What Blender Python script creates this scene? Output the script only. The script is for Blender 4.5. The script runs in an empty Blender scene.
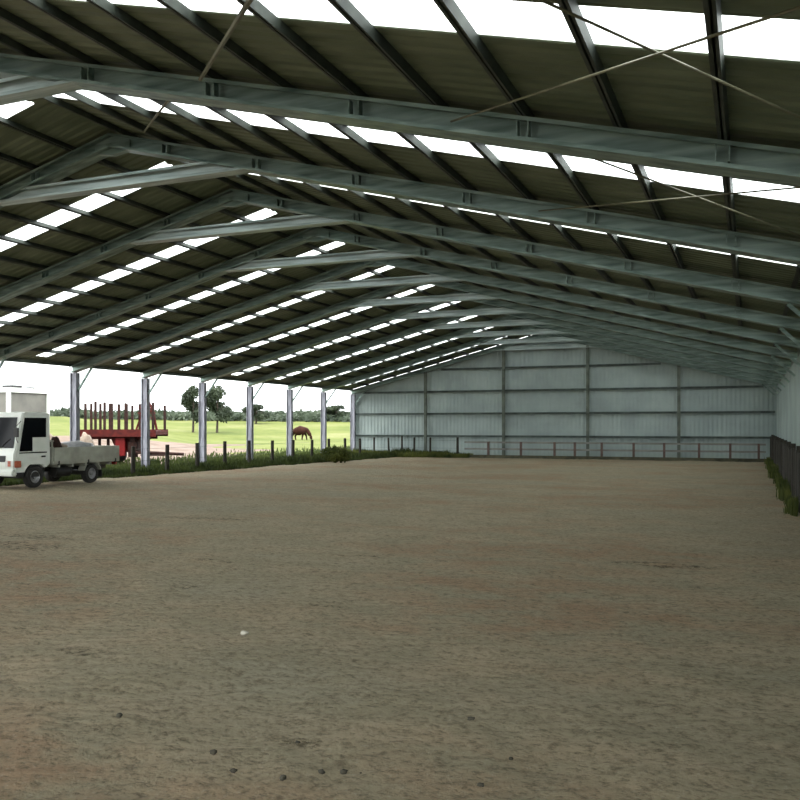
import bpy, bmesh, math, random
import numpy as np
from mathutils import Vector, Matrix, noise
rnd = random.Random(7)
C = bpy.context.scene.collection
R = math.radians

# ------------------------------------------------------------------ helpers
class MB:
    def __init__(s): s.v=[]; s.f=[]; s.mi=[]; s.m=0
    def add(s, vs, fs):
        o=len(s.v); s.v += [tuple(v) for v in vs]
        for f in fs: s.f.append(tuple(i+o for i in f)); s.mi.append(s.m)
        return s
    def box(s, x0,y0,z0,x1,y1,z1):
        vs=[(x0,y0,z0),(x1,y0,z0),(x1,y1,z0),(x0,y1,z0),(x0,y0,z1),(x1,y0,z1),(x1,y1,z1),(x0,y1,z1)]
        return s.add(vs,[(0,3,2,1),(4,5,6,7),(0,1,5,4),(1,2,6,5),(2,3,7,6),(3,0,4,7)])
    def prism(s, poly, axis, a, b):
        """extrude a 2D polygon along 'x','y' or 'z' from a to b"""
        n=len(poly)
        def P(p,t):
            if axis=='y': return (p[0],t,p[1])
            if axis=='x': return (t,p[0],p[1])
            return (p[0],p[1],t)
        vs=[P(p,a) for p in poly]+[P(p,b) for p in poly]
        fs=[tuple(range(n))[::-1], tuple(range(n,2*n))]+[(i,(i+1)%n,n+(i+1)%n,n+i) for i in range(n)]
        return s.add(vs,fs)
    def bar(s, p, q, w, h, up=(0,0,1)):
        """rectangular bar from p to q, width w sideways, height h along up"""
        p=Vector(p); q=Vector(q); d=(q-p).normalized(); u=Vector(up)
        if abs(d.dot(u))>.98: u=Vector((1,0,0))
        sd=d.cross(u).normalized(); u=sd.cross(d).normalized()
        vs=[]
        for c in (p,q):
            for a,b in ((-1,-1),(1,-1),(1,1),(-1,1)): vs.append(c+sd*a*w/2+u*b*h/2)
        return s.add(vs,[(0,3,2,1),(4,5,6,7),(0,1,5,4),(1,2,6,5),(2,3,7,6),(3,0,4,7)])
    def tube(s, pts, rad, n=8, cap=True):
        pts=[Vector(p) for p in pts]; rs = rad if isinstance(rad,(list,tuple)) else [rad]*len(pts)
        vs=[]
        for i,p in enumerate(pts):
            d=(pts[min(i+1,len(pts)-1)]-pts[max(i-1,0)]).normalized()
            u=Vector((0,0,1)) if abs(d.z)<.9 else Vector((1,0,0))
            a=d.cross(u).normalized(); b=d.cross(a)
            for k in range(n):
                t=2*math.pi*k/n; vs.append(p+(a*math.cos(t)+b*math.sin(t))*rs[i])
        fs=[]
        for i in range(len(pts)-1):
            for k in range(n): fs.append((i*n+k,i*n+(k+1)%n,(i+1)*n+(k+1)%n,(i+1)*n+k))
        if cap: fs+= [tuple(range(n))[::-1], tuple(range((len(pts)-1)*n,len(pts)*n))]
        return s.add(vs,fs)
    def lathe(s, prof, axis='y', c=(0,0,0), n=24):
        """prof = list of (radius, position along axis)"""
        vs=[]
        for r,t in prof:
            for k in range(n):
                a=2*math.pi*k/n; x,z=r*math.cos(a),r*math.sin(a)
                if axis=='y': vs.append((c[0]+x,c[1]+t,c[2]+z))
                elif axis=='z': vs.append((c[0]+x,c[1]+z,c[2]+t))
                else: vs.append((c[0]+t,c[1]+x,c[2]+z))
        fs=[(i*n+k,i*n+(k+1)%n,(i+1)*n+(k+1)%n,(i+1)*n+k) for i in range(len(prof)-1) for k in range(n)]
        fs+=[tuple(range(n))[::-1], tuple(range((len(prof)-1)*n,len(prof)*n))]
        return s.add(vs,fs)
    def build(s, name, mats, parent=None, bevel=0, smooth=False, loc=None, rot=None):
        me=bpy.data.meshes.new(name); me.from_pydata(s.v,[],s.f)
        if not isinstance(mats,(list,tuple)): mats=[mats]
        for m in mats: me.materials.append(m)
        me.polygons.foreach_set('material_index', s.mi)
        bm=bmesh.new(); bm.from_mesh(me); bmesh.ops.recalc_face_normals(bm,faces=bm.faces)
        if bevel: bmesh.ops.bevel(bm,geom=[e for e in bm.edges if e.calc_face_angle(0)>.4],offset=bevel,segments=2,affect='EDGES',clamp_overlap=True)
        bm.to_mesh(me); bm.free()
        if smooth:
            for p in me.polygons: p.use_smooth=True
            try: me.set_sharp_from_angle(angle=R(38))
            except Exception: pass
        me.update()
        o=bpy.data.objects.new(name,me); C.objects.link(o)
        if parent: o.parent=parent
        if loc: o.location=loc
        if rot: o.rotation_euler=rot
        return o

def tag(o,label=None,cat=None,group=None,kind=None):
    if label: o['label']=label
    if cat: o['category']=cat
    if group: o['group']=group
    if kind: o['kind']=kind
    return o
def empty(name,loc=(0,0,0),rz=0):
    o=bpy.data.objects.new(name,None); C.objects.link(o); o.location=loc; o.rotation_euler=(0,0,rz); o.empty_display_size=.3
    return o

# ------------------------------------------------------------------ materials
def lin(c): return tuple(((x/255)/12.92 if x/255<=.04045 else ((x/255+.055)/1.055)**2.4) for x in c)+(1,)
def mat(name, c1, c2=None, rough=.7, metal=0, scale=6, stretch=(1,1,1), bump=0, bscale=None, detail=5, spec=None, lo=.35, hi=.65):
    m=bpy.data.materials.new(name); m.use_nodes=True; nt=m.node_tree; b=nt.nodes['Principled BSDF']
    b.inputs['Roughness'].default_value=rough; b.inputs['Metallic'].default_value=metal
    if spec is not None: b.inputs['Specular IOR Level'].default_value=spec
    b.inputs['Base Color'].default_value=lin(c1)
    if c2 or bump:
        tc=nt.nodes.new('ShaderNodeTexCoord'); mp=nt.nodes.new('ShaderNodeMapping'); mp.inputs['Scale'].default_value=stretch
        nt.links.new(tc.outputs['Object'],mp.inputs[0])
        n=nt.nodes.new('ShaderNodeTexNoise'); n.inputs['Scale'].default_value=scale; n.inputs['Detail'].default_value=detail
        nt.links.new(mp.outputs[0],n.inputs['Vector'])
        if c2:
            r=nt.nodes.new('ShaderNodeValToRGB'); r.color_ramp.elements[0].position=lo; r.color_ramp.elements[1].position=hi
            r.color_ramp.elements[0].color=lin(c1); r.color_ramp.elements[1].color=lin(c2)
            nt.links.new(n.outputs['Fac'],r.inputs[0]); nt.links.new(r.outputs[0],b.inputs['Base Color'])
        if bump:
            n2=nt.nodes.new('ShaderNodeTexNoise'); n2.inputs['Scale'].default_value=bscale or scale; n2.inputs['Detail'].default_value=6
            nt.links.new(mp.outputs[0],n2.inputs['Vector'])
            bp=nt.nodes.new('ShaderNodeBump'); bp.inputs['Strength'].default_value=bump; bp.inputs['Distance'].default_value=.03
            nt.links.new(n2.outputs['Fac'],bp.inputs['Height']); nt.links.new(bp.outputs[0],b.inputs['Normal'])
    return m
M={}
M['galv']=mat('galvanised_steel',(76,98,92),(150,170,162),rough=.4,metal=.45,scale=2.2,stretch=(.5,5,5),bump=.05,lo=.3,hi=.72)
M['tie']=mat('bright_galvanised_steel',(128,148,146),(196,210,208),rough=.38,metal=.45,scale=2,stretch=(.6,6,6),lo=.3,hi=.7)
M['galv_dark']=mat('dark_grey_steel',(78,86,78),(102,110,100),rough=.5,metal=.4,scale=3)  # plain steel in a darker grey, faintly mottled
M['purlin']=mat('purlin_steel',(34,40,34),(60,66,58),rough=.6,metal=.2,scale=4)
M['column']=mat('column_steel',(118,120,130),(172,174,184),rough=.45,metal=.3,scale=3,stretch=(4,4,.5))
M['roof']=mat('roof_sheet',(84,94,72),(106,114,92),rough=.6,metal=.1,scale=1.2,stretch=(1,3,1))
M['wall']=mat('wall_sheet',(138,152,150),(156,170,166),rough=.5,metal=.1,scale=.7)
M['girt']=mat('girt_steel',(66,78,74),(92,104,100),rough=.5,metal=.3,scale=3)  # darkened steel: shadow under the rails is put into the colour
M['rod']=mat('brace_rod',(84,82,62),(110,108,86),rough=.5,metal=.4,scale=5)
M['timber']=mat('dark_timber',(30,28,22),(56,52,42),rough=.9,scale=4,stretch=(6,6,.6),bump=.3,bscale=20)
M['redtimber']=mat('brown_post',(86,70,64),(108,88,80),rough=.9,scale=6)
M['greytimber']=mat('grey_rail',(112,112,106),(142,142,136),rough=.85,scale=4,stretch=(.5,5,5))
M['kick']=mat('kickboard',(56,56,42),(84,82,62),rough=.9,scale=5)
M['white']=mat('white_paint',(206,212,204),(222,226,220),rough=.35,scale=2)
M['bed']=mat('bed_paint',(142,144,132),(168,170,158),rough=.55,scale=3)
M['glass']=mat('dark_glass',(10,14,17),rough=.15,spec=.12)
M['black']=mat('black_plastic',(28,28,28),rough=.6)
M['tyre']=mat('tyre_rubber',(34,33,32),rough=.85)
M['rim']=mat('wheel_rim',(130,132,134),(158,158,160),rough=.4,metal=.5,scale=6)
M['lamp']=mat('orange_lamp',(150,72,48),(176,104,78),rough=.3,scale=20)
M['clear']=mat('clear_lamp',(200,200,196),rough=.2)
M['redlamp']=mat('red_lamp',(150,24,20),rough=.3)
M['red']=mat('red_paint',(62,17,15),(84,26,20),rough=.7,scale=5,spec=.2)
M['brightred']=mat('bright_red_paint',(104,20,20),(118,26,26),rough=.6,scale=4,spec=.2)
M['rust']=mat('rusty_steel',(34,24,22),(56,36,30),rough=.9,scale=9,spec=.2)
M['cabin']=mat('cabin_sheet',(88,88,82),(104,104,96),rough=.6,scale=2)
M['cream']=mat('cream_canvas',(104,92,80),(124,112,98),rough=.85,scale=6,bump=.4)
M['bark']=mat('bark',(44,38,32),(64,56,46),rough=.95,scale=8,stretch=(1,1,.3),bump=.5)
M['stone']=mat('dark_stone',(50,46,36),(70,66,54),rough=.9,scale=30)
M['palestone']=mat('pale_stone',(160,156,140),(184,180,166),rough=.85,scale=30)
M['coat']=mat('brown_coat',(36,20,16),(54,32,24),rough=.9,scale=4,spec=.1)
M['mane']=mat('dark_mane',(44,30,26),rough=.9)
M['bale']=mat('bale_wrap',(96,98,100),(128,130,130),rough=.5,scale=5)

def leafmat(name,c1,c2,scale=1.5):
    m=mat(name,c1,c2,rough=.7,scale=scale,spec=.2)
    nt=m.node_tree; b=nt.nodes['Principled BSDF']; out=nt.nodes['Material Output']
    t=nt.nodes.new('ShaderNodeBsdfTranslucent'); mx=nt.nodes.new('ShaderNodeMixShader'); mx.inputs[0].default_value=.3
    src=b.inputs['Base Color'].links[0].from_socket; nt.links.new(src,t.inputs[0])
    nt.links.new(b.outputs[0],mx.inputs[1]); nt.links.new(t.outputs[0],mx.inputs[2]); nt.links.new(mx.outputs[0],out.inputs[0])
    return m
M['grass']=leafmat('grass_blades',(38,50,22),(66,76,36))
M['dkgrass']=leafmat('weed_grass',(44,58,28),(96,102,48))  # the weeds' own dark green to yellowish green
M['leaf']=leafmat('tree_leaf',(40,48,38),(66,76,58),.6)  # lightened grey-green, distance haze put into the leaf colour
M['farleaf']=leafmat('hedge_leaf',(52,62,50),(72,82,66),.2)  # paler and greyer still, far haze painted into the green

# translucent skylight sheet
m=bpy.data.materials.new('skylight_sheet'); m.use_nodes=True; nt=m.node_tree
nt.nodes.remove(nt.nodes['Principled BSDF']); out=nt.nodes['Material Output']
t=nt.nodes.new('ShaderNodeBsdfTranslucent'); t.inputs[0].default_value=(.9,.93,.92,1)
tr=nt.nodes.new('ShaderNodeBsdfTransparent'); tr.inputs[0].default_value=(.95,.97,.97,1)
mx=nt.nodes.new('ShaderNodeMixShader'); mx.inputs[0].default_value=.75
nt.links.new(t.outputs[0],mx.inputs[1]); nt.links.new(tr.outputs[0],mx.inputs[2]); nt.links.new(mx.outputs[0],out.inputs[0])
M['sky']=m

# ------------------------------------------------------------------ layout numbers
XR=-9.5; HALF=10.7; ZR=6.34; SL=.258          # ridge line x, half span, rafter-top height at ridge, slope
S=3.46; YE=41.98
FY=[YE-S*(11-n) for n in range(-2,12)]        # frame positions, index 0 -> two bays behind the first seen
def zt(x): return ZR-SL*abs(x-XR)             # top of rafter
RD=.21                                        # rafter depth
RW=.27
PO=.085                                        # purlin depth
def zroof(x): return zt(x)+PO
PX=[]                                         # purlin distances from the ridge
d=.28
while d<HALF-.3: PX.append(d); d+=.82
PXL=[.77+.82*k for k in range(12)]
XL=XR-HALF; XW=XR+HALF                        # -20.2 , 1.2
Y0=FY[0]-.5; 
# ------------------------------------------------------------------ roof
def rib(y):  # trapezoid rib height of the sheet
    t=(y/.19)%1.0
    if t<.18: return .022*t/.18
    if t<.36: return .022
    if t<.54: return .022*(.54-t)/.18
    return 0
def roof_strip(mb,y0,y1,sign,xa,xb,ribs=True,th=.006):
    ys=[y0]
    k=math.floor(y0/.19)
    while k*.19<y1:
        for q in (0,.18,.36,.54):
            y=(k+q)*.19
            if y0+1e-4<y<y1-1e-4: ys.append(y)
        k+=1
    ys.append(y1)
    vs=[];fs=[]
    for y in ys:
        h=rib(y)
        for dd in (xa,xb):
            x=XR+sign*dd; z=zroof(x)+h
            vs.append((x,y,z)); vs.append((x,y,z+th))
    for i in range(len(ys)-1):
        a=i*4;b=a+4
        fs+=[(a,b,b+2,a+2),(a+1,a+3,b+3,b+1),(a+2,b+2,b+3,a+3),(a,a+1,b+1,b)]
    fs+=[(0,2,3,1),(len(ys)*4-4,len(ys)*4-3,len(ys)*4-1,len(ys)*4-2)]
    mb.add(vs,fs)
SK0,SK1=.41,.565       # the clear sheet lies at this share of each bay
roof=MB()
EXT=HALF+.25
WE={1:10.1,-1:10.42}          # clear sheets stop short of the eave
SKS={1:(.375,.54),-1:(.45,.585)}
edges={sg:[(FY[i]+S*SKS[sg][0],FY[i]+S*SKS[sg][1]) for i in range(len(FY)-1)] for sg in (1,-1)}
for sg in (1,-1):
    cur=Y0
    for a,b in edges[sg]+[(YE+.25,None)]:
        roof_strip(roof,cur,a,sg,0,EXT)
        if b: roof_strip(roof,a,b,sg,0,.22); roof_strip(roof,a,b,sg,WE[sg],EXT)
        cur=b
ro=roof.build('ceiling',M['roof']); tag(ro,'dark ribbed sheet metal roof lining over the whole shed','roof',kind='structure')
n=0
ords=['first','second','third','fourth','fifth','sixth','seventh','eighth','ninth','tenth','eleventh','twelfth','thirteenth','fourteenth']
for i in range(len(FY)-1):
    for sg in (1,-1):
        n+=1; a,b=edges[sg][i]
        mb=MB(); roof_strip(mb,a,b,sg,.22,WE[sg],th=.004)
        o=mb.build('window_%d'%n,M['sky'])
        tag(o,'bright clear roof sheet on the %s slope, in the %s bay before the end wall'%('walled' if sg>0 else 'open-side',ords[len(FY)-2-i]),'skylight',kind='structure')

# ------------------------------------------------------------------ portal frames
def sect(mb,p,q,dep,wid,lip=.035,t=.012,up=None):
    """two channels back to back with lips, from p to q; up = direction of depth (in plane)"""
    p=Vector(p);q=Vector(q)
    if up is None: up=Vector((0,0,1))
    d=(q-p).normalized(); sd=Vector((0,1,0)) if abs(d.y)<.9 else Vector((1,0,0))
    u=d.cross(sd); u=u if u.dot(Vector(up))>0 else -u
    def B(s0,u0,s1,u1):
        vs=[c+sd*a+u*b for c in (p,q) for a,b in ((s0,u0),(s1,u0),(s1,u1),(s0,u1))]
        mb.add(vs,[(0,3,2,1),(4,5,6,7),(0,1,5,4),(1,2,6,5),(2,3,7,6),(3,0,4,7)])
    h=dep;w=wid/2
    B(-w,-h,w,-h+t); B(-w,-t,w,0)                       # flanges
    B(-w*.1,-h+t,w*.1,-t)                             # webs
    for s in (-1,1):
        a,b=sorted((s*w,s*(w-t))); B(a,-h+t,b,-h+lip); B(a,-lip,b,-t)
for i,y in enumerate(FY):
    k=len(FY)-1-i
    last = k==0
    fr=empty('portal_frame',(XR,y,0))
    what=('steel portal frame against the end wall' if last else 'steel portal frame, %s out from the end wall'%ords[k-1])
    tag(fr,what+', tied below its ridge','frame','steel portal frames across the shed')
    T=Vector((-XR,-y,0))
    def bl(mb,name,m,**kw):
        mb.v=[tuple(Vector(v)+T) for v in mb.v]; return mb.build(name,m,fr,**kw)
    for sg in (-1,1):
        xe=XR+sg*(HALF+.12)
        mb=MB(); sect(mb,(XR,y,ZR),(xe,y,zt(xe)),RD,RW)
        # pairs of cleat plates on the web at every other purlin
        r=bl(mb,'rafter',M['galv'])
        for q in range(1,12,2):
            if not 2<=i<=6: continue
            x=XR+sg*(PX if sg>0 else PXL+[10.61])[q]; z=zt(x)
            for dx in (-.05,.05):
                mb=MB(); mb.box(x+dx-.006,y-RW/2-.004,z-RD+.03,x+dx+.006,y-.05,z-.03)
                mb.v=[tuple(Vector(v)+T) for v in mb.v]; mb.build('cleat',M['galv'],r)
        # columns : H section (open side) ; wall side stand outside the sheeting
        xc=XL if sg<0 else XW+.17
        mb=MB(); dp=.26 if sg<0 else .2; w=.17
        top=zt(xe)-RD+ (.0)
        mb.box(xc-dp/2,y-w/2,0,xc-dp/2+.02,y+w/2,top); mb.box(xc+dp/2-.02,y-w/2,0,xc+dp/2,y+w/2,top); mb.box(xc-dp/2+.02,y-.03,0,xc+dp/2-.02,y+.03,top)
        co=bl(mb,'column',M['column'])
        if sg<0:
            mb=MB(); mb.box(xc-.2,y-.15,0,xc+.2,y+.15,.02)
            bl(mb,'base_plate',M['galv_dark'])
        # knee brace
        if sg<0:
            mb=MB(); mb.bar((xc+.12,y,2.75),(xc+.75,y,zt(xc+.75)-RD),.06,.05,(0,1,0))
        else:
            mb=MB(); mb.bar((1.12,y,2.95),(.55,y,zt(.55)-RD-.02),.06,.05,(0,1,0))
        bl(mb,'knee_brace',M['galv'])
    if not last or True:
        zb=5.47; hw=(ZR-RD-zb)/SL; zt2=zb+.2; hw2=(ZR-RD-zt2)/SL
        mb=MB(); w=.22/2; t=.012
        def tp(z): return (ZR-RD-z)/SL
        for (z0,z1,ww) in ((zb,zb+.014,w),(zb+.014,zb+.04,None),(zb+.014,zt2-.014,.03),(zt2-.04,zt2-.014,None),(zt2-.014,zt2,w)):
            rng=[(-ww,ww)] if ww else [(-w,-w+t),(w-t,w)]
            for a,b in rng:
                mb.prism([(XR-tp(z0),z0),(XR+tp(z0),z0),(XR+tp(z1),z1),(XR-tp(z1),z1)],'y',y+a,y+b)
        bl(mb,'apex_tie',M['tie'])
    mb=MB(); mb.prism([(XR-.35,zt(XR-.35)-.03),(XR,ZR-.03),(XR+.35,zt(XR+.35)-.03),(XR+.35,zt(XR+.35)-RD+.02),(XR,ZR-RD-.12),(XR-.35,zt(XR-.35)-RD+.02)],'y',y-.05,y+.05)
    bl(mb,'apex_plate',M['galv'])

# ------------------------------------------------------------------ purlins (C sections, lips down)
po=['first','second','third','fourth','fifth','sixth','seventh','eighth','ninth','tenth','eleventh','twelfth','lowest']
for sg in (1,-1):
    for k,dd in enumerate(PX if sg>0 else PXL):
        x=XR+sg*dd; a=math.atan(SL)*(1 if sg>0 else -1)
        mb=MB(); h=PO-.004; w=.07; t=.006
        for (x0,z0,x1,z1) in ((-w/2,h-t,w/2,h),(-w/2,0,-w/2+t,h-t),(-w/2+t,0,-w/2+.03,t),(w/2-t,0,w/2,h-t),(w/2-.022,0,w/2-t,t)):
            mb.box(x0,Y0+.05,z0,x1,YE+.1,z1)
        ca,sa=math.cos(-a),math.sin(-a)
        mb.v=[(x+vx*math.cos(a)+vz*math.sin(a), vy, zt(x)+.001-vx*math.sin(a)+vz*math.cos(a)) for vx,vy,vz in mb.v]
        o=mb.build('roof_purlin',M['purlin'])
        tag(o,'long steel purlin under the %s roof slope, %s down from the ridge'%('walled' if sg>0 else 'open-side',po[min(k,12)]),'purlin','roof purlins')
for sg in (1,-1):
    x=XR+sg*(HALF+.08 if sg<0 else HALF-.06)
    mb=MB(); mb.box(x-.04,Y0+.05,zt(x)-.34 if sg>0 else zt(x)-.02,x+.04,YE+.1,zt(x)+PO-.01)
    if sg>0:
        mb=MB()
        for i in range(len(FY)-1): mb.box(1.17,FY[i]+RW/2+.01,3.40,1.2,FY[i+1]-RW/2-.01,zt(1.2)+PO-.01)
    o=mb.build('eave_beam',M['galv_dark'])
    tag(o,'steel eave beam along the top of the %s'%('sheeted long wall' if sg>0 else 'open side, over the columns'),'beam')

# ------------------------------------------------------------------ roof cross bracing rods
def rp(x,y): return Vector((x,y,zt(x)-.10))
a0,a1,b1=FY[2]+RW/2,FY[3]-RW/2,FY[4]-RW/2; b0=FY[3]+RW/2
br=[((-1.75,a0),(1.08,a1-.2),(.76,a0),(-2.5,a1),.009,.009,'between the first two frames overhead, beside the sheeted wall'),
    ((-2.3,a0),(-5.05,a1-.25),None,None,.022,0,'between the first two frames overhead, halfway up the slope'),
    ((-1.75,b0),(1.08,b1-.2),(.76,b0),(-2.5,b1),.009,.009,'between the second and third frames overhead, beside the sheeted wall'),
    ((-5.75,b0),(-8.0,9.75),None,None,.016,0,'between the second and third frames overhead, up against the ridge')]
for (p0,p1,q0,q1,r0,r1,lab) in br:
    cx=(p0[0]+p1[0])/2; cy=(p0[1]+p1[1])/2
    root=empty('cross_brace',(cx,cy,zt(cx)-.1)); tag(root,('crossed bracing rods ' if q0 else 'single slanting bracing rod ')+lab,'brace','roof cross braces')
    T=-Vector(root.location)
    for p,q,rr,dz in ((p0,p1,r0,0),(q0,q1,r1,.03)):
        if p is None: continue
        mb=MB(); mb.tube([rp(*p)+T-Vector((0,0,dz)),rp(*q)+T-Vector((0,0,dz))],rr,6); mb.build('rod',M['rod'],root)

# ------------------------------------------------------------------ walls
def corr(mb,axis,fix,a,b,zf0,zf1,per=.2,dep=.012,th=.006):
    us=[];k=math.floor(a/per)
    us=[a]
    while k*per<b:
        for q in (0,.2,.5,.7):
            u=(k+q)*per
            if a+1e-4<u<b-1e-4: us.append(u)
        k+=1
    us.append(b)
    def hh(u):
        t=(u/per)%1
        if t<.2: return dep*t/.2
        if t<.5: return dep
        if t<.7: return dep*(.7-t)/.2
        return 0
    vs=[]
    for u in us:
        f=fix+hh(u)
        for g in (f,f+th):
            for z in (zf0(u),zf1(u)):
                vs.append((u,g,z) if axis=='x' else (g,u,z))
    fs=[]
    for i in range(len(us)-1):
        p=i*4;q=p+4
        fs+=[(p,q,q+1,p+1),(p+2,p+3,q+3,q+2),(p+1,q+1,q+3,p+3),(p,p+2,q+2,q)]
    fs+=[(0,1,3,2),(len(us)*4-4,len(us)*4-2,len(us)*4-1,len(us)*4-3)]
    mb.add(vs,fs)
mb=MB()
YW=YE+.2
us=[XL-.2,XR,XW+.02]
corr(mb,'x',YW,XL-.15,XW+.02,lambda u:.02,lambda u:zroof(u)-.02)
o=mb.build('wall_back',M['wall']); tag(o,'pale grey ribbed sheet end wall closing the shed','wall',kind='structure')
mb=MB(); corr(mb,'y',1.13+.02,Y0,YW,lambda u:.02,lambda u:3.385)
o=mb.build('wall_right',M['wall']); tag(o,'pale grey ribbed sheet long wall','wall',kind='structure')
for i,z in enumerate((1.02,2.2,3.37,4.54)):
    hw=min(HALF-.05,(zt(XR)-RD-z-.15)/SL)
    x0,x1=max(XR-hw,XL+.05),min(XR+hw,1.1)
    mb=MB(); ch=.1
    mb.box(x0,YW-.1,z,x1,YW-.002,z+.008); mb.box(x0,YW-.1,z+ch-.008,x1,YW-.002,z+ch); mb.box(x0,YW-.03,z+.008,x1,YW-.002,z+ch-.008)
    mb.box(x0,YW-.1,z+ch-.03,x1,YW-.094,z+ch-.008)
    mb.box(x0,YW-.1,z+.008,x1,YW-.094,z+.03)
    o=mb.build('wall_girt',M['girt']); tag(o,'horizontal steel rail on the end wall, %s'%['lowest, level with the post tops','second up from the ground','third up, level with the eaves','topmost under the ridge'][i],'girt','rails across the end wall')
for i in range(1,5):
    x=XL+4.28*i
    mb=MB(); w=.07; top=zt(x)-RD-.01; y=YW-.2
    mb.box(x-w,y-.06,0,x+w,y-.045,top); mb.box(x-w,y+.045,0,x+w,y+.06,top); mb.box(x-.012,y-.045,0,x+.012,y+.045,top)
    o=mb.build('wind_post',M['galv_dark']); tag(o,'tall steel post against the end wall, %s from its open-side corner'%['first','second','third','fourth'][i-1],'post','posts of the end wall')

# ------------------------------------------------------------------ floor
def pnt(nt,x,y):  # distance from a floor point, in metres
    pass
m=bpy.data.materials.new('packed_dirt'); m.use_nodes=True; nt=m.node_tree; N=nt.nodes; L=nt.links; b=N['Principled BSDF']
b.inputs['Roughness'].default_value=.95; b.inputs['Specular IOR Level'].default_value=.15
tc=N.new('ShaderNodeTexCoord')
def nz(scale,detail=6,rough=.6,stretch=None,dist=0):
    n=N.new('ShaderNodeTexNoise'); n.inputs['Scale'].default_value=scale; n.inputs['Detail'].default_value=detail; n.inputs['Roughness'].default_value=rough; n.inputs['Distortion'].default_value=dist
    if stretch:
        mp=N.new('ShaderNodeMapping'); mp.inputs['Scale'].default_value=stretch[:3]; mp.inputs['Rotation'].default_value=(0,0,stretch[3]); L.new(tc.outputs['Object'],mp.inputs[0]); L.new(mp.outputs[0],n.inputs['Vector'])
    else: L.new(tc.outputs['Object'],n.inputs['Vector'])
    return n.outputs['Fac']
def ramp(fac,stops):
    r=N.new('ShaderNodeValToRGB'); e=r.color_ramp.elements
    while len(e)<len(stops): e.new(.5)
    for i,(p,c) in enumerate(stops): e[i].position=p; e[i].color=c if len(c)==4 else lin(c)
    L.new(fac,r.inputs[0]); return r.outputs[0]
def mixc(fac,a,b_,mode='MIX'):
    x=N.new('ShaderNodeMix'); x.data_type='RGBA'; x.blend_type=mode
    if isinstance(fac,float): x.inputs[0].default_value=fac
    else: L.new(fac,x.inputs[0])
    L.new(a,x.inputs[6])
    if isinstance(b_,tuple): x.inputs[7].default_value=b_
    else: L.new(b_,x.inputs[7])
    return x.outputs[2]
def mth(op,a,b_=None,c=None):
    x=N.new('ShaderNodeMath'); x.operation=op
    for i,v in enumerate((a,b_,c)):
        if v is None: continue
        if isinstance(v,(int,float)): x.inputs[i].default_value=v
        else: L.new(v,x.inputs[i])
    return x.outputs[0]
W=(1,1,1,1);K=(0,0,0,1)
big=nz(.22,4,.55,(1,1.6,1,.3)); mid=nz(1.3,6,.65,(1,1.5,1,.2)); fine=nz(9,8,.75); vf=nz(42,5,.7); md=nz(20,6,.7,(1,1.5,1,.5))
col=ramp(big,[(.36,(176,168,142)),(.48,(188,172,142)),(.6,(176,150,120))])
col=mixc(ramp(mid,[(.42,K),(.62,W)]),col,lin((172,162,134)))
col=mixc(ramp(fine,[(.33,(.75,.75,.75,1)),(.46,K)]),col,lin((118,108,86)))  # pits of the relief painted darker, their shade put into the colour
col=mixc(ramp(vf,[(.56,K),(.7,(.6,.6,.6,1))]),col,lin((198,190,168)))
col=mixc(ramp(md,[(.36,(.75,.75,.75,1)),(.5,K)]),col,lin((116,108,88)))  # ripple hollows darkened likewise, shading carried by the colour
# darker litter patches where dung and straw lie
sep=N.new('ShaderNodeSeparateXYZ'); L.new(tc.outputs['Object'],sep.inputs[0])
patch=None
for (px,py,rx,ry) in ((-4.5,4.85,.42,.16),(-9.3,8.75,1.1,.5),(-9.9,9.6,1.0,.3),(-6.1,8.7,.45,.1),(-4.6,9.7,.5,.12),(-5.3,7.2,.3,.12),(-9.0,12.6,1.4,.2),(-1.0,10.5,.9,.25),(-2.2,3.9,.25,.08),(-3.6,6.9,.3,.06)):
    dx=mth('DIVIDE',mth('SUBTRACT',sep.outputs[0],px),rx); dy=mth('DIVIDE',mth('SUBTRACT',sep.outputs[1],py),ry)
    r=mth('SUBTRACT',1.0,mth('SQRT',mth('ADD',mth('MULTIPLY',dx,dx),mth('MULTIPLY',dy,dy))))
    r=mth('MAXIMUM',r,0.0)
    patch=r if patch is None else mth('MAXIMUM',patch,r)
pn=mth('ADD',mth('MULTIPLY',mth('MINIMUM',patch,.45),1.5),mth('MULTIPLY',mth('SUBTRACT',nz(10,8,.8,(1,1.3,1,0)),.54),5.0))
col=mixc(mixc(ramp(patch,[(0,K),(.12,W)]),ramp(patch,[(0,K),(1,K)]),ramp(pn,[(.35,K),(.95,(.85,.85,.85,1))])),col,lin((72,64,44)))
L.new(col,b.inputs['Base Color'])
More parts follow.
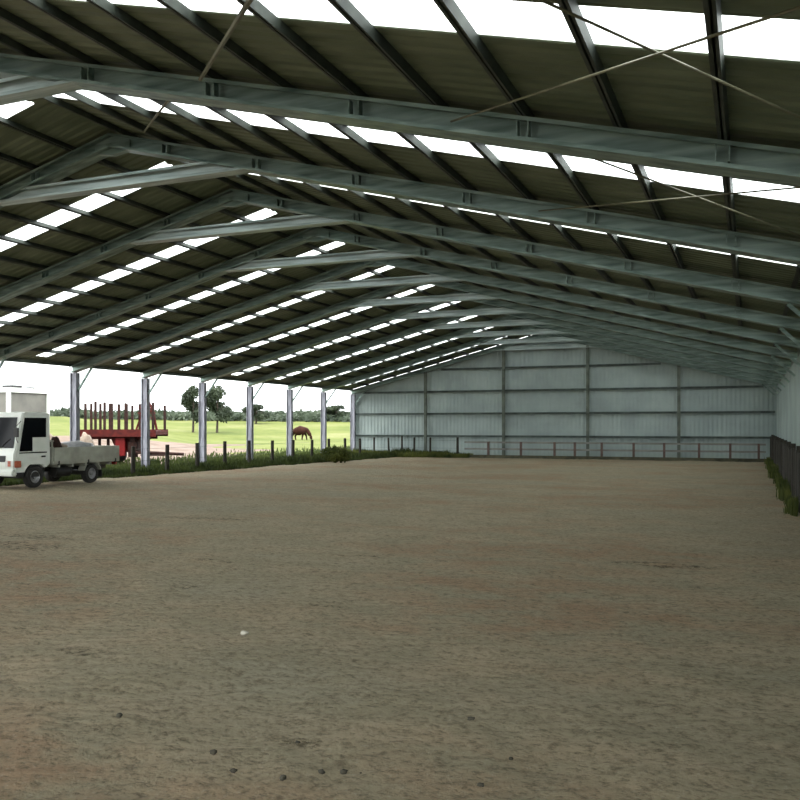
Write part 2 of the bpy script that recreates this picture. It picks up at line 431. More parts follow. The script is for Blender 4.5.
# tread ripples + crumbs as relief
wv=N.new('ShaderNodeTexWave'); wv.inputs['Scale'].default_value=1.9; wv.inputs['Distortion'].default_value=9; wv.inputs['Detail'].default_value=3; wv.inputs['Detail Scale'].default_value=1.2
mp=N.new('ShaderNodeMapping'); mp.inputs['Rotation'].default_value=(0,0,1.2); L.new(tc.outputs['Object'],mp.inputs[0]); L.new(mp.outputs[0],wv.inputs['Vector'])
hgt=mth('ADD',mth('ADD',mth('MULTIPLY',wv.outputs['Fac'],.34),mth('MULTIPLY',fine,1.0)),mth('ADD',mth('MULTIPLY',vf,.35),mth('MULTIPLY',md,.7)))
bp=N.new('ShaderNodeBump'); bp.inputs['Strength'].default_value=1; bp.inputs['Distance'].default_value=.2
L.new(hgt,bp.inputs['Height']); L.new(bp.outputs[0],b.inputs['Normal'])
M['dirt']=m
def grid(name,xs,ys,hf,m):
    nx,ny=len(xs),len(ys)
    v=np.zeros((ny,nx,3),dtype=np.float32); v[...,0]=xs[None,:]; v[...,1]=ys[:,None]
    for j in range(ny):
        for i in range(nx): v[j,i,2]=hf(float(xs[i]),float(ys[j]))
    me=bpy.data.meshes.new(name); me.vertices.add(nx*ny); me.vertices.foreach_set('co',v.ravel())
    a=(np.arange(ny-1)[:,None]*nx+np.arange(nx-1)[None,:]).ravel()
    q=np.stack([a,a+1,a+nx+1,a+nx],1).astype(np.int32)
    me.loops.add(q.size); me.loops.foreach_set('vertex_index',q.ravel())
    me.polygons.add(len(q)); me.polygons.foreach_set('loop_start',np.arange(0,q.size,4,dtype=np.int32)); me.polygons.foreach_set('loop_total',np.full(len(q),4,dtype=np.int32))
    me.polygons.foreach_set('use_smooth',np.ones(len(q),dtype=bool))
    me.update(calc_edges=True); me.validate(); me.materials.append(m)
    o=bpy.data.objects.new(name,me); C.objects.link(o); return o
def fh(x,y):
    p=Vector((x*.9,y*1.3,0)); h=.022*noise.noise(p)+.016*noise.noise(p*4.1)+(.010*noise.noise(p*11) if y<14 else 0)
    return h-.02
ys=np.concatenate([np.arange(Y0-1,2.5,.4),np.arange(2.5,12,.07),np.arange(12,42.3,.25)])
xs=np.concatenate([np.arange(-20.6,-9,.16),np.arange(-9,1.7,.07)])
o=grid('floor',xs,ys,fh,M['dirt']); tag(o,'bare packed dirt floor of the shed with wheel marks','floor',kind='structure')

# ------------------------------------------------------------------ field outside
m=bpy.data.materials.new('field_ground'); m.use_nodes=True; nt=m.node_tree; N=nt.nodes; L=nt.links; b=N['Principled BSDF']
b.inputs['Roughness'].default_value=1; b.inputs['Specular IOR Level'].default_value=.05
tc=N.new('ShaderNodeTexCoord'); sep=N.new('ShaderNodeSeparateXYZ'); L.new(tc.outputs['Object'],sep.inputs[0])
green=ramp(nz(.09,6,.6,(1,1,1,0)),[(.35,(72,82,40)),(.5,(88,94,50)),(.68,(102,104,68))])
green=mixc(ramp(nz(1.2,5,.7),[(.4,K),(.7,(.5,.5,.5,1))]),green,lin((62,74,36)))
tan=ramp(nz(.6,6,.7),[(.35,(86,74,64)),(.6,(108,96,88))])
# worn earth: strip beyond the fence, bounded by a line from the shed into the field
e=mth('SUBTRACT',mth('MULTIPLY',mth('ADD',sep.outputs[1],-38.0),.62),mth('MULTIPLY',mth('ADD',sep.outputs[0],26.0),-.78))
e=mth('ADD',e,mth('MULTIPLY',mth('SUBTRACT',nz(.12,4,.6),.5),26.0))
far_=mth('SUBTRACT',36.0,mth('MULTIPLY',sep.outputs[0],-1.0))
msk=mth('MULTIPLY',mth('LESS_THAN',e,2.0),mth('GREATER_THAN',mth('ADD',far_,mth('MULTIPLY',nz(.15,3,.5),14.0)),0.0))
L.new(mixc(msk,green,tan),b.inputs['Base Color'])
M['field']=m
def gh(x,y):
    if x>-20.9 and -8<y<42.4: return -.35
    dist=math.hypot(x,y)
    a=math.degrees(math.atan2(-x,y))            # bearing to the open side
    rise=min(max(0,dist-98)*.055,3.0+max(0,dist-152)*.006)
    if a>36: rise=max(rise,min(max(0,dist-48)*.06,2.6)*min(1,(a-36)/8))
    return -.03+.05*noise.noise(Vector((x*.3,y*.3,0)))+rise
xs=np.concatenate([np.arange(-260,-60,6.),np.arange(-60,-21,1.),np.array([-20.92,-20.6]),np.arange(-20,30,2.),np.arange(30,120,10.)])
ys=np.concatenate([np.arange(-60,-8,6.),np.arange(-8,70,1.),np.arange(70,300,6.)])
o=grid('field',xs,ys,gh,M['field']); tag(o,'open green field with a worn earth patch outside the shed','field',kind='structure')

# ------------------------------------------------------------------ foliage
def blades(name,n,place,hmin,hmax,w,m,lean=.35,seg=2):
    vs=[];fs=[]
    for i in range(n):
        x,y,hs=place()
        h=rnd.uniform(hmin,hmax)*hs; a=rnd.uniform(0,6.283); l=rnd.uniform(0,lean)*h; b_=rnd.uniform(0,6.283)
        dx,dy=math.cos(a)*w*rnd.uniform(.6,1.4),math.sin(a)*w; lx,ly=math.cos(b_)*l,math.sin(b_)*l
        k=len(vs)
        vs+=[(x-dx,y-dy,-.03),(x+dx,y+dy,-.03),(x+dx*.8+lx*.35,y+dy*.8+ly*.35,h*.55),(x-dx*.8+lx*.35,y-dy*.8+ly*.35,h*.55),(x+lx,y+ly,h)]
        fs+=[(k,k+1,k+2,k+3),(k+3,k+2,k+4)]
    me=bpy.data.meshes.new(name); me.from_pydata(vs,[],fs); me.materials.append(m); me.update()
    o=bpy.data.objects.new(name,me); C.objects.link(o); return o
def pl_left():
    y=rnd.uniform(15,41.6); wdt=.6+1.0*(noise.noise(Vector((y*.35,3,0)))+.5)
    edge=-19.9+ (.5 if y<21 else .9+ (y-21)*.08)
    x=rnd.uniform(-20.6,edge+wdt*.5)
    hs=.7+.6*noise.noise(Vector((x*.9,y*.7,1)))
    return x,y,max(.25,hs)*(1 if x<edge else .5)
o=blades('grass',26000,pl_left,.12,.36,.02,M['grass']); tag(o,'strip of green grass and weeds along the open side of the shed','grass',kind='stuff')
def pl_back():
    x=rnd.uniform(-20,-13.2); y=rnd.uniform(40.2+.25*(x+20)/6,41.9); return x,y,(.5+.5*abs(noise.noise(Vector((x*.8,y,4)))))*(1 if x<-14.5 else .7)
o=blades('weeds',6000,pl_back,.25,.6,.025,M['dkgrass']); tag(o,'dark green weeds at the foot of the end wall by its open corner','weeds',kind='stuff')
def pl_right():
    y=rnd.uniform(17,40); c=noise.noise(Vector((y*.5,9,0)))
    x=.83-abs(rnd.gauss(0,.05+.08*max(0,c)))-.01
    return x,y,.45+.9*max(0,c+.25)
o=blades('weeds',4500,pl_right,.1,.42,.018,M['dkgrass'],lean=.25); tag(o,'green and yellow weeds growing along the foot of the dark board fence','weeds',kind='stuff')
def pl_out():
    y=rnd.uniform(16,60); x=-20.8-abs(rnd.gauss(0,3)); return x,y,.8
o=blades('grass',9000,pl_out,.08,.28,.03,M['grass']); tag(o,'short rough grass just outside the steel columns','grass',kind='stuff')

def leafball(mb,c,rx,rz,n,s):
    for i in range(n):
        u=Vector((rnd.gauss(0,1),rnd.gauss(0,1),rnd.gauss(0,1))).normalized()*(rnd.random()**.4)
        p=Vector((c[0]+u.x*rx,c[1]+u.y*rx,c[2]+u.z*rz))
        a=Vector((rnd.uniform(-1,1),rnd.uniform(-1,1),rnd.uniform(-1,1))).normalized(); b_=a.orthogonal().normalized()
        k=s*rnd.uniform(.6,1.4)
        mb.add([p-a*k,p+b_*k*.45,p+a*k,p-b_*k*.45],[(0,1,2,3)])
# bush in the grass strip
bu=empty('bush',(-16.9,33.3,0)); tag(bu,'round leafy weed bush at the inner edge of the grass strip','bush')
mb=MB()
for i in range(9): mb.tube([(0,0,-.02),(rnd.uniform(-.5,.5),rnd.uniform(-.4,.4),rnd.uniform(.35,.6))],[.012,.006],5)
mb.build('stem',M['bark'],bu)
mb=MB(); leafball(mb,(0,0,.36),.68,.36,1500,.06); leafball(mb,(.35,.1,.28),.4,.28,400,.06); mb.build('foliage',M['dkgrass'],bu)

def rotfield(dist,px):
    """point on the ground at a depth and horizontal angle from the shed's front"""
    ps=R(22.5); l=(px-400)/843*dist; return (l*math.cos(ps)-dist*math.sin(ps), l*math.sin(ps)+dist*math.cos(ps))
trees=[rotfield(108,193)+(6.0,1.5,'slender dark tree in the field beside the broad one'),rotfield(108,217)+(6.1,2.0,'broad dark tree standing out in the field'),
       rotfield(130,256)+(3.0,2.2,'low rounded bushy tree beside the broad tree, farther off'),rotfield(140,336)+(2.6,2.6,'low wide tree in front of the distant hedge')]
for (x,y,h,w,lab) in trees:
    g=gh(x,y); t=empty('field_tree',(x,y,g)); tag(t,lab,'tree','trees out in the field')
    mb=MB(); mb.tube([(0,0,-.1),(.1,0,h*.4),(0,.1,h*.8)],[.16,.11,.04],8)
    for k in range(6):
        a=k*1.05; mb.tube([(.05,0,h*(.38+.05*k)),(math.cos(a)*w*.6,math.sin(a)*w*.6,h*(.6+.05*k))],[.06,.02],5)
    mb.build('trunk',M['bark'],t)
    mb=MB()
    for k in range(7):
        a=k*.9; leafball(mb,(math.cos(a)*w*.5,math.sin(a)*w*.5,h*(.36+.08*k)),w*.5,h*.15,260,.24)
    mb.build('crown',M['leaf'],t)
mb=MB()
for k in range(150):
    a=k/150; px=20+a*460; dd=150+12*math.sin(k*.7)
    x,y=rotfield(dd,px); g=gh(x,y); s=.6+.9*abs(noise.noise(Vector((k*.31,0,5))))
    leafball(mb,(x,y,g+s*.55),2.6,s,90,.5)
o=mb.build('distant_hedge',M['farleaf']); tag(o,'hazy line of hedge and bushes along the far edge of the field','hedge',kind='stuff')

# ------------------------------------------------------------------ fences
# open-side post and wire fence
fz=empty('wire_fence',(-18.8,26,0)); tag(fz,'row of dark timber posts strung with wire in the grass along the open side','fence')
T=Vector((18.8,-26,0))
posts=[(-18.8,22.34+1.76*k) for k in range(12)]
for x in (-17.75,-17.0,-16.3,-15.4,-13.9): posts.append((x,41.3))
for i,(x,y) in enumerate(posts):
    h=1.0+rnd.uniform(-.08,.08); w=.075 if y<41 else .055
    if i==len(posts)-1: w=.07
    mb=MB(); mb.tube([Vector((x,y,-.05))+T,Vector((x+rnd.uniform(-.03,.03),y,h))+T],[w,w*.9],8)
    mb.build('post',M['timber'],fz)
for z in (.45,.85):
    mb=MB(); mb.tube([Vector((x,y,z))+T for x,y in posts],.004,4); mb.build('wire',M['galv_dark'],fz)
# end-wall rail fence
fz=empty('rail_fence',(-6,41.5,0)); tag(fz,'low grey rail fence on short brown posts in front of the end wall','fence')
T=Vector((6,-41.5,0))
for x in (-12.3,-10.6,-8.9,-7.9,-6.6,-5.1,-3.7,-2.15,-.8,.4):
    mb=MB(); mb.box(x-.05,41.42,.0,x+.05,41.52,.80); mb.v=[tuple(Vector(v)+T) for v in mb.v]; mb.build('post',M['redtimber'],fz)
for z in (.38,.72):
    mb=MB(); mb.box(-13.6,41.53,z,.7,41.57,z+.09); mb.v=[tuple(Vector(v)+T) for v in mb.v]; mb.build('rail',M['greytimber'],fz)
mb=MB(); mb.box(-13.8,41.3,-.05,.75,41.36,.13); o=mb.build('baseboard_back',M['kick']); tag(o,'dark mossy kickboard along the foot of the end wall','board',kind='structure')
# dark paling fence along the sheeted wall
fz=empty('board_fence',(.9,26,0)); tag(fz,'dark upright board fence along the foot of the sheeted long wall','fence')
T=Vector((-.9,-26,0))
mb=MB(); y=11.5
while y<41.2:
    w=rnd.uniform(.11,.15); h=1.12+rnd.uniform(-.05,.05); x=.86+rnd.uniform(-.01,.01)
    mb.box(x,y,.02,x+.022,y+w,h); y+=w+rnd.uniform(.015,.05)
mb.v=[tuple(Vector(v)+T) for v in mb.v]; mb.build('palings',M['timber'],fz)
for k in range(13):
    y=12+2.4*k; mb=MB(); mb.box(.90,y-.06,0,1.0,y+.06,1.22); mb.v=[tuple(Vector(v)+T) for v in mb.v]; mb.build('post',M['timber'],fz)
for z in (.3,.85):
    mb=MB(); mb.box(.882,11.5,z,.9,41.2,z+.09); mb.v=[tuple(Vector(v)+T) for v in mb.v]; mb.build('rail',M['timber'],fz)

# ------------------------------------------------------------------ truck (local x forward, y its own left)
tk=empty('flatbed_truck',(-18.07,16.77,0),R(-90)); tag(tk,'small white cab-over flatbed truck parked by the open side','truck')
HWD=.79
prof=[(.68,.40),(.72,.62),(.70,.95),(.65,1.02),(.46,1.92),(.38,1.985),(-.42,1.985),(-.49,1.93),(-.51,.60),(-.40,.56)]
arch=[(.37*math.cos(R(a)),.29+.37*math.sin(R(a))) for a in range(150,20,-13)]
arch=[(-.37,.50)]+arch[1:]+[(.36,.40)]
mb=MB(); mb.prism(prof+arch,'y',-HWD,HWD)
cab=mb.build('cab',M['white'],tk,bevel=.03,smooth=True)
def onside(poly,name,m,y=HWD,th=.008,parent=tk,bevel=0):
    mb=MB(); mb.prism(poly,'y',y-.002,y+th); return mb.build(name,m,parent,bevel=bevel)
for sgn,yy in ((1,HWD),(-1,-HWD-.006)):
    dr=MB(); dr.prism([(.60,.62),(.58,1.0),(.40,1.9),(-.36,1.9),(-.40,.62)],'y',yy-.002,yy+.012)
    dr=dr.build('door',M['white'],tk,bevel=.004)
    onside([(.555,.97),(.385,1.84),(-.33,1.84),(-.33,1.33),(.13,1.33),(.13,.97)],'side_window',M['glass'],yy+.012,.006,dr)
    onside([(.56,.915),(.56,.945),(-.36,.945),(-.36,.915)],'seal',M['black'],yy+.012,.006,dr)
    mb=MB(); mb.box(-.30,yy+.012,.80,-.18,yy+.03,.84); mb.build('handle',M['black'],dr)
# windscreen on the raked face
def rake(z): return .65-(z-1.02)*(.19/.90)+.004
mb=MB(); z0,z1=1.06,1.85
mb.add([(rake(z0),-.70,z0),(rake(z0),.70,z0),(rake(z1),.66,z1),(rake(z1),-.66,z1),(rake(z0)+.008,-.70,z0),(rake(z0)+.008,.70,z0),(rake(z1)+.008,.66,z1),(rake(z1)+.008,-.66,z1)],
   [(0,3,2,1),(4,5,6,7),(0,1,5,4),(1,2,6,5),(2,3,7,6),(3,0,4,7)])
ws=mb.build('windscreen',M['glass'],tk)
for yy in (-.35,.25):
    mb=MB(); mb.bar((rake(1.05)+.02,yy,1.05),(rake(1.3)+.018,yy+.3,1.3),.015,.012); mb.build('wiper',M['black'],ws)
mb=MB(); mb.box(.705,-.5,.70,.722,.5,.86)
gr=mb.build('grille',M['black'],tk)
for sy in (-1,1):
    mb=MB(); a,b_=sorted((sy*.50,sy*.79)); mb.box(.66,a,.58,.735,b_,.74); hl=mb.build('headlamp',M['clear'],tk,bevel=.01)
    mb=MB(); a,b_=sorted((sy*.62,sy*.80)); mb.box(.655,a,.52,.74,b_,.75) if False else mb.box(.50,min(sy*.793,sy*.803),.56,.70,max(sy*.793,sy*.803),.73); mb.build('indicator',M['lamp'],hl)
    mb=MB(); a,b_=sorted((sy*.60,sy*.70)); mb.box(.736,a,.59,.742,b_,.73); mb.build('amber_lens',M['lamp'],hl)
    mb=MB(); mb.tube([(.60,sy*.80,1.2),(.78,sy*.94,1.28),(.78,sy*.94,1.62),(.50,sy*.80,1.75)],.011,6); mi=mb.build('mirror_arm',M['black'],tk)
    mb=MB(); mb.box(.765,sy*.94-.08,1.34,.80,sy*.94+.08,1.58); mb.build('mirror',M['black'],mi,bevel=.01)
mb=MB(); mb.box(.60,-.79,.34,.76,.79,.50); mb.build('bumper',M['white'],tk,bevel=.03)
for sy in (-1,1):
    mb=MB(); mb.box(.38,min(sy*.60,sy*.78),.30,.60,max(sy*.60,sy*.78),.44); mb.build('step',M['black'],tk)
mb=MB(); mb.prism([(.33*math.cos(R(a)),.29+.33*math.sin(R(a))) for a in range(0,181,15)],'y',-.76,.76)
mb.build('wheel_housing',M['black'],tk)
# chassis
mb=MB()
for yy in (-.34,.34): mb.box(-3.05,yy-.04,.38,.5,yy+.04,.5)
for xx in (-.6,-1.3,-2.0,-2.7,-3.05): mb.box(xx-.03,-.34,.40,xx+.03,.34,.48)
mb.lathe([(.055,-.7),(.055,.7)],'y',(0,0,.29),12); mb.lathe([(.065,-.6),(.065,.6)],'y',(-2.07,0,.29),12)
mb.build('chassis',M['black'],tk)
mb=MB(); mb.lathe([(.14,-1.35),(.15,-1.33),(.15,-.82),(.14,-.8)],'x',(0,.58,.38),16); mb.build('fuel_tank',M['black'],tk)
mb=MB(); mb.box(-.98,-.74,.26,-.7,-.45,.5); mb.build('battery_box',M['black'],tk)
# wheels
def wheel(x,y,r,w,sy):
    mb=MB(); mb.lathe([(r*.58,-w/2),(r*.9,-w/2),(r*.98,-w*.38),(r,-w*.2),(r,w*.2),(r*.98,w*.38),(r*.9,w/2),(r*.58,w/2),(r*.58,w*.2),(r*.58,-w*.2)],'y',(0,0,0),28)
    o=mb.build('wheel',M['tyre'],tk,smooth=True,loc=(x,y,r))
    mb=MB(); s=sy; mb.lathe([(r*.6,-w*.3*s),(r*.6,w*.40*s),(r*.5,w*.44*s),(r*.42,w*.2*s),(r*.2,w*.22*s),(r*.18,w*.38*s),(r*.05,w*.4*s)],'y',(0,0,0),20)
    mb.build('hub',M['rim'],o,smooth=True)
for sy in (-1,1):
    wheel(0,sy*.69,.29,.17,sy); wheel(-2.07,sy*.68,.275,.19,sy)
    mb=MB(); pts=[(-2.07+.35*math.cos(R(a)),.28+.35*math.sin(R(a))) for a in range(15,166,15)]
    inn=[(-2.07+.33*math.cos(R(a)),.28+.33*math.sin(R(a))) for a in range(165,14,-15)]
    mb.prism(pts+inn,'y',sy*.68-.12,sy*.68+.12); mb.build('mudguard',M['bed'],tk)
    mb=MB(); mb.box(-2.45,sy*.68-.11,.16,-2.43,sy*.68+.11,.42); mb.build('mudflap',M['black'],tk)
# flat bed
mb=MB(); mb.box(-3.12,-.82,.585,-.58,.82,.64)
for xx in (-.8,-1.3,-1.8,-2.3,-2.8): mb.box(xx-.03,-.8,.50,xx+.03,.8,.585)
mb.build('bed_floor',M['bed'],tk)
def gate(p,q,name):
    mb=MB(); (x0,y0),(x1,y1)=p,q
    mb.box(x0,y0,.60,x1,y1,1.04)
    # pressed ribs
    for z in (.66,.80,.94):
        if abs(x1-x0)>abs(y1-y0): mb.box(x0+.03,min(y0,y1)-.008,z,x1-.03,max(y0,y1)+.008,z+.05)
        else: mb.box(min(x0,x1)-.008,y0+.03,z,max(x0,x1)+.008,y1-.03,z+.05)
    g=mb.build(name,M['bed'],tk,bevel=.004)
    return g
for sy in (-1,1):
    g=gate((-3.12,sy*.82-.015),(-.60,sy*.82+.015),'side_gate')
    for xx in (-.75,-1.85,-2.95):
        mb=MB(); mb.box(xx-.02,sy*.82-.03,.56,xx+.02,sy*.82+.03,.68); mb.build('hinge',M['black'],g)
gate((-3.135,-.80),(-3.105,.80),'tail_gate')
mb=MB(); mb.box(-.60,-.80,.58,-.57,.80,1.06)
for yy in (-.78,-.4,0,.4,.76): mb.box(-.60,yy-.02,1.06,-.57,yy+.02,1.22)
mb.box(-.605,-.80,1.20,-.565,.80,1.24); mb.build('headboard',M['bed'],tk)
for sy in (-1,1):
    mb=MB(); mb.box(-3.15,sy*.62-.09,.48,-3.11,sy*.62+.09,.56); mb.build('tail_lamp',M['redlamp'],tk)
# things lying in the bed (top-level)
def blob(name,loc,sx,sy,sz,m,seed,sub=3,amp=.25):
    bm=bmesh.new(); bmesh.ops.create_icosphere(bm,subdivisions=sub,radius=1)
    for v in bm.verts:
        k=1+amp*noise.noise(v.co*1.7+Vector((seed,0,0)))+amp*.4*noise.noise(v.co*4+Vector((seed,3,0)))
        v.co=Vector((v.co.x*sx*k,v.co.y*sy*k,max(v.co.z,-.55)*sz*k))
    zmin=min(v.co.z for v in bm.verts)
    for v in bm.verts: v.co.z-=zmin
    me=bpy.data.meshes.new(name); bm.to_mesh(me); bm.free(); me.materials.append(m)
    for p in me.polygons: p.use_smooth=True
    o=bpy.data.objects.new(name,me); C.objects.link(o); o.location=loc; return o
o=blob('tarpaulin',(-18.0,18.9,.64),.5,.7,.33,M['bale'],3); tag(o,'crumpled grey tarpaulin lying in the truck bed','tarpaulin')
o=blob('tool_sack',(-17.55,17.7,.64),.16,.2,.42,M['rust'],8); tag(o,'dark brown sack in the truck bed just behind the cab','sack')
o=blob('pale_sack',(-17.7,18.15,.64),.14,.16,.30,M['cream'],12); tag(o,'small pale sack beside the dark sack in the truck bed','sack')

# ------------------------------------------------------------------ outside: box cabin, red trailer, pale bulk bags
cb=empty('box_cabin',(-27.1,24.9,0)); tag(cb,'pale grey box cabin with roof vents standing outside behind the truck cab','cabin')
mb=MB(); mb.box(-1.0,-1.0,.3,1.1,.95,2.95); mb.build('body',M['cabin'],cb,bevel=.02)
mb=MB()
for xx in (-1.0,1.06):
    for yy in (-1.02,.90): mb.box(xx-.03,yy-.03,.25,xx+.09,yy+.09,3.0)
mb.box(-1.05,-1.06,2.90,1.16,1.0,3.08); mb.build('corner_frame',M['white'],cb)
mb=MB(); mb.box(.2,-.5,3.08,.75,.0,3.2); mb.build('vent',M['black'],cb,bevel=.02)
mb=MB(); mb.box(.4,.45,3.08,.7,.7,3.16); mb.build('vent',M['black'],cb,bevel=.02)
mb=MB()
for xx in (-.8,.9):
    for yy in (-.8,.75): mb.box(xx-.1,yy-.1,0,xx+.1,yy+.1,.3)
mb.build('skid',M['black'],cb)

# red stake trailer, long axis along local x
tr=empty('stake_trailer',(-24.9,28.7,0),R(22.5)); tag(tr,'rusty red farm trailer with upright stakes standing outside beyond the truck bed','trailer')
mb=MB(); mb.box(-1.55,-.9,1.34,1.85,.9,1.42)
for xx in (-1.5,-1.2,-.6,0,.6,1.2,1.8): mb.box(xx-.04,-.92,1.24,xx+.04,.92,1.34)
mb.box(-1.55,-.94,1.16,1.85,-.9,1.46); mb.box(-1.55,.9,1.16,1.85,.94,1.46)
mb.build('deck',M['red'],tr)
for xx in (-1.5,-1.1,-.68,-.3,0,.3,.62,1.72):
    for yy in (-.88,.88):
        h=2.58+rnd.uniform(-.08,.06)
        mb=MB(); mb.box(xx-.05,yy-.03,1.42,xx+.05,yy+.03,h); mb.build('stake',M['rust'],tr)
mb=MB(); mb.tube([(1.0,-.8,1.45),(1.25,-.8,2.35),(1.7,-.8,2.2),(1.85,-.8,1.45)],.05,8); mb.tube([(1.25,-.8,2.35),(1.55,-.8,2.55),(1.75,-.8,2.1)],.06,8)
for k in range(8):
    a=k*.785; mb.bar((1.4,-.8,2.15),(1.4+.35*math.cos(a),-.8,2.15+.35*math.sin(a)),.04,.04)
mb.build('winch_reel',M['red'],tr)
mb=MB()
for yy in (-.5,.5): mb.box(-1.4,yy-.05,1.05,1.5,yy+.05,1.24)
mb.prism([(-.2,1.1),(1.0,1.1),(.85,.5),(.1,.5)],'y',-.45,.45)
mb.box(.0,-.6,.42,.14,.6,1.1); mb.box(.8,-.6,.42,.94,.6,1.1)
mb.build('chassis',M['red'],tr)
mb=MB(); mb.box(.1,-.75,.35,.5,-.55,1.12); mb.build('tool_box',M['brightred'],tr,bevel=.02)
mb=MB(); mb.box(.62,-.72,.3,1.0,-.55,.95); mb.box(.7,-.74,.95,.92,-.6,1.2); mb.build('gearbox',M['rust'],tr,bevel=.02)
mb=MB(); mb.tube([(.9,-.2,.5),(2.9,-.5,.42)],.06,8); mb.tube([(.9,-.8,.5),(2.9,-.5,.42)],.06,8); mb.box(1.2,-.9,.36,2.2,-.1,.42); mb.build('drawbar',M['rust'],tr)
def twheel(x,y,r):
    mb=MB(); w=.24; mb.lathe([(r*.55,-w/2),(r*.92,-w/2),(r,-w*.3),(r,w*.3),(r*.92,w/2),(r*.55,w/2)],'y',(0,0,0),24)
    o=mb.build('wheel',M['tyre'],tr,smooth=True,loc=(x,y,r)); mb=MB(); mb.lathe([(r*.56,-.08),(r*.5,-.1),(r*.2,-.1),(r*.2,.1),(r*.5,.1),(r*.56,.08)],'y',(0,0,0),16); mb.build('hub',M['red'],o)
for xx in (-1.0,-.28):
    for yy in (-.78,.78): twheel(xx,yy,.36)
mb=MB(); mb.lathe([(.06,-.9),(.06,.9)],'y',(-1.0,0,.36),10); mb.lathe([(.06,-.9),(.06,.9)],'y',(-.28,0,.36),10); mb.box(-1.05,-.55,.36,-.95,-.45,1.1); mb.box(-1.05,.45,.36,-.95,.55,1.1); mb.box(-.33,-.55,.36,-.23,-.45,1.1); mb.box(-.33,.45,.36,-.23,.55,1.1); mb.build('axle',M['rust'],tr)
for (x,y,sx,sz,lab,seed) in ((-23.6,23.4,.38,1.35,'pale full bulk bag standing outside behind the truck bed',21),(-24.2,26.0,.36,1.28,'cream bulk bag standing outside under the end of the red trailer',27)):
    o=blob('bulk_bag',(x,y,0),sx,sx,sz/1.55,M['cream'],seed,amp=.18); tag(o,lab,'bag','pale bulk bags outside')

# ------------------------------------------------------------------ horse grazing in the field
def horse(loc,rz):
    root=empty('horse',loc,rz); tag(root,'brown horse grazing with lowered head out in the field','horse')
    V=[];E_=[];Rr=[]
    def chain(pts,start=None):
        prev=start
        for (p,r) in pts:
            V.append(p);Rr.append(r);i=len(V)-1
            if prev is not None: E_.append((prev,i))
            prev=i
        return prev
    # trunk: pelvis first
    chain([((-.55,0,1.12),.27),((-.25,0,1.08),.29),((.1,0,1.05),.30),((.45,0,1.10),.27)])
    ch=3
    chain([((.72,0,1.08),.17),((.98,0,.78),.13),((1.14,0,.48),.11),((1.20,0,.36),.12),((1.24,0,.16),.075),((1.25,0,.08),.06)],ch)
    for s in (-1,1):
        k=.16*s
        chain([((-.62+k,.14*s,.95),.17),((-.50+k,.15*s,.72),.11),((-.72+k,.15*s,.48),.065),((-.66+k,.15*s,.14),.05),((-.62+k,.15*s,.03),.055)],0)
        chain([((.45,.15*s,.85),.13),((.47+k,.15*s,.62),.085),((.48+k*1.3,.15*s,.40),.06),((.48+k*1.5,.15*s,.14),.05),((.51+k*1.5,.15*s,.03),.055)],ch)
        chain([((1.14,.07*s,.52),.03),((1.06,.10*s,.60),.012)],7)
    me=bpy.data.meshes.new('body'); me.from_pydata([Vector(v) for v in V],E_,[])
    o=bpy.data.objects.new('body',me); C.objects.link(o); o.parent=root
    sk=o.modifiers.new('skin','SKIN'); 
    for i,r in enumerate(Rr):
        r*=2.0 if i<4 else (1.9 if i<10 else 1.6)
        me.skin_vertices[0].data[i].radius=(r,r)
    me.skin_vertices[0].data[0].use_root=True
    sk.use_smooth_shade=True
    o.modifiers.new('sub','SUBSURF').levels=1; o.modifiers['sub'].render_levels=1
    me.materials.append(M['coat'])
    mb=MB(); mb.tube([(-.80,0,1.22),(-.93,0,1.05),(-.95,0,.70),(-.92,0,.50)],[.04,.07,.09,.03],8); mb.build('tail',M['mane'],root,smooth=True)
    mb=MB(); mb.add([(.60,.02,1.32),(.84,.02,1.05),(1.10,.02,.70),(1.0,.06,.70),(.75,.06,1.0),(.60,-.02,1.32),(.84,-.02,1.05),(1.10,-.02,.70),(1.0,-.06,.70),(.75,-.06,1.0)],[(0,1,2,3,4),(5,9,8,7,6),(0,5,6,1),(1,6,7,2),(3,8,9,4)]); mb.build('mane',M['mane'],root)
hx,hy=rotfield(92,300)
horse((hx,hy,gh(hx,hy)),R(22.5))

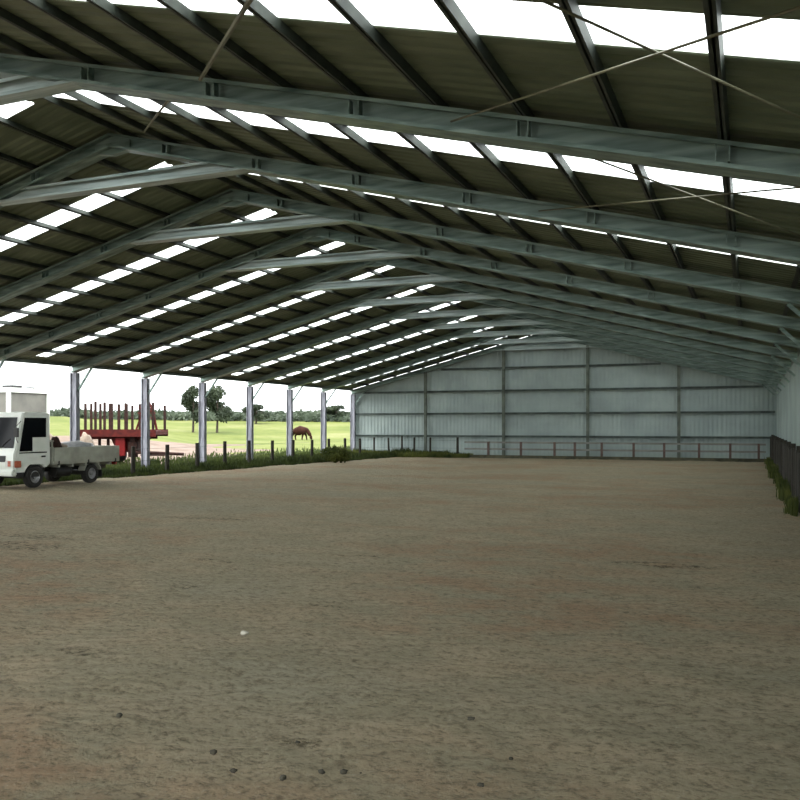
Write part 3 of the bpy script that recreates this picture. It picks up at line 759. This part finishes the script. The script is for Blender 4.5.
# ------------------------------------------------------------------ stones on the floor
def stone(loc,s,m,lab,grp=None,seed=0):
    o=blob('stone',loc,s,s*.8,s*.6,m,seed,sub=2,amp=.5); o.rotation_euler=(0,0,seed*1.3); tag(o,lab,'stone',grp); return o
for i,(x,y,s) in enumerate(((-2.51,3.59,.022),(-2.29,3.44,.018),(-1.89,3.58,.02),(-1.80,3.64,.022),(-2.02,3.44,.02),(-2.2,3.9,.014),(-1.72,3.66,.012),(-1.15,3.75,.018),(-1.2,3.55,.014),(-3.32,3.83,.022),(-1.45,4.55,.02),(-1.1,4.1,.014))):
    stone((x,y,fh(x,y)-.004),s,M['stone'],'small dark stone lying on the bare dirt floor','small dark stones scattered on the dirt floor',i)
stone((-3.7,5.71,fh(-3.7,5.71)-.004),.035,M['palestone'],'white pebble alone in the middle of the dirt floor',None,31)
stone((-1.28,3.42,fh(-1.28,3.42)-.003),.016,M['palestone'],'tiny pale pebble lying among the small dark stones',None,33)

# ------------------------------------------------------------------ world: bright overcast, brighter towards the zenith
w=bpy.data.worlds.new('overcast'); bpy.context.scene.world=w; w.use_nodes=True; nt=w.node_tree; bg=nt.nodes['Background']
tc=nt.nodes.new('ShaderNodeTexCoord'); sp=nt.nodes.new('ShaderNodeSeparateXYZ'); nt.links.new(tc.outputs['Generated'],sp.inputs[0])
r=nt.nodes.new('ShaderNodeValToRGB'); e=r.color_ramp.elements
e[0].position=0; e[0].color=(.34,.36,.365,1); e[1].position=.9; e[1].color=(1,1,1,1)
nt.links.new(sp.outputs[2],r.inputs[0]); nt.links.new(r.outputs[0],bg.inputs[0]); bg.inputs[1].default_value=3.0

# ------------------------------------------------------------------ camera
cam=bpy.data.cameras.new('camera'); co=bpy.data.objects.new('camera',cam); C.objects.link(co)
co.location=(0,0,1.65); co.rotation_euler=(R(90),0,R(22.5)); cam.lens=843/800*36; cam.sensor_width=36; cam.shift_y=25/800; cam.clip_end=1000
sc=bpy.context.scene; sc.camera=co
sc.view_settings.view_transform='Standard'; sc.view_settings.look='None'; sc.view_settings.gamma=1; sc.view_settings.exposure=1.52
sc.view_settings.use_curve_mapping=False
sc.cycles.max_bounces=10; sc.cycles.diffuse_bounces=6; sc.cycles.transmission_bounces=6; sc.cycles.transparent_max_bounces=12
sc.cycles.use_denoising=True
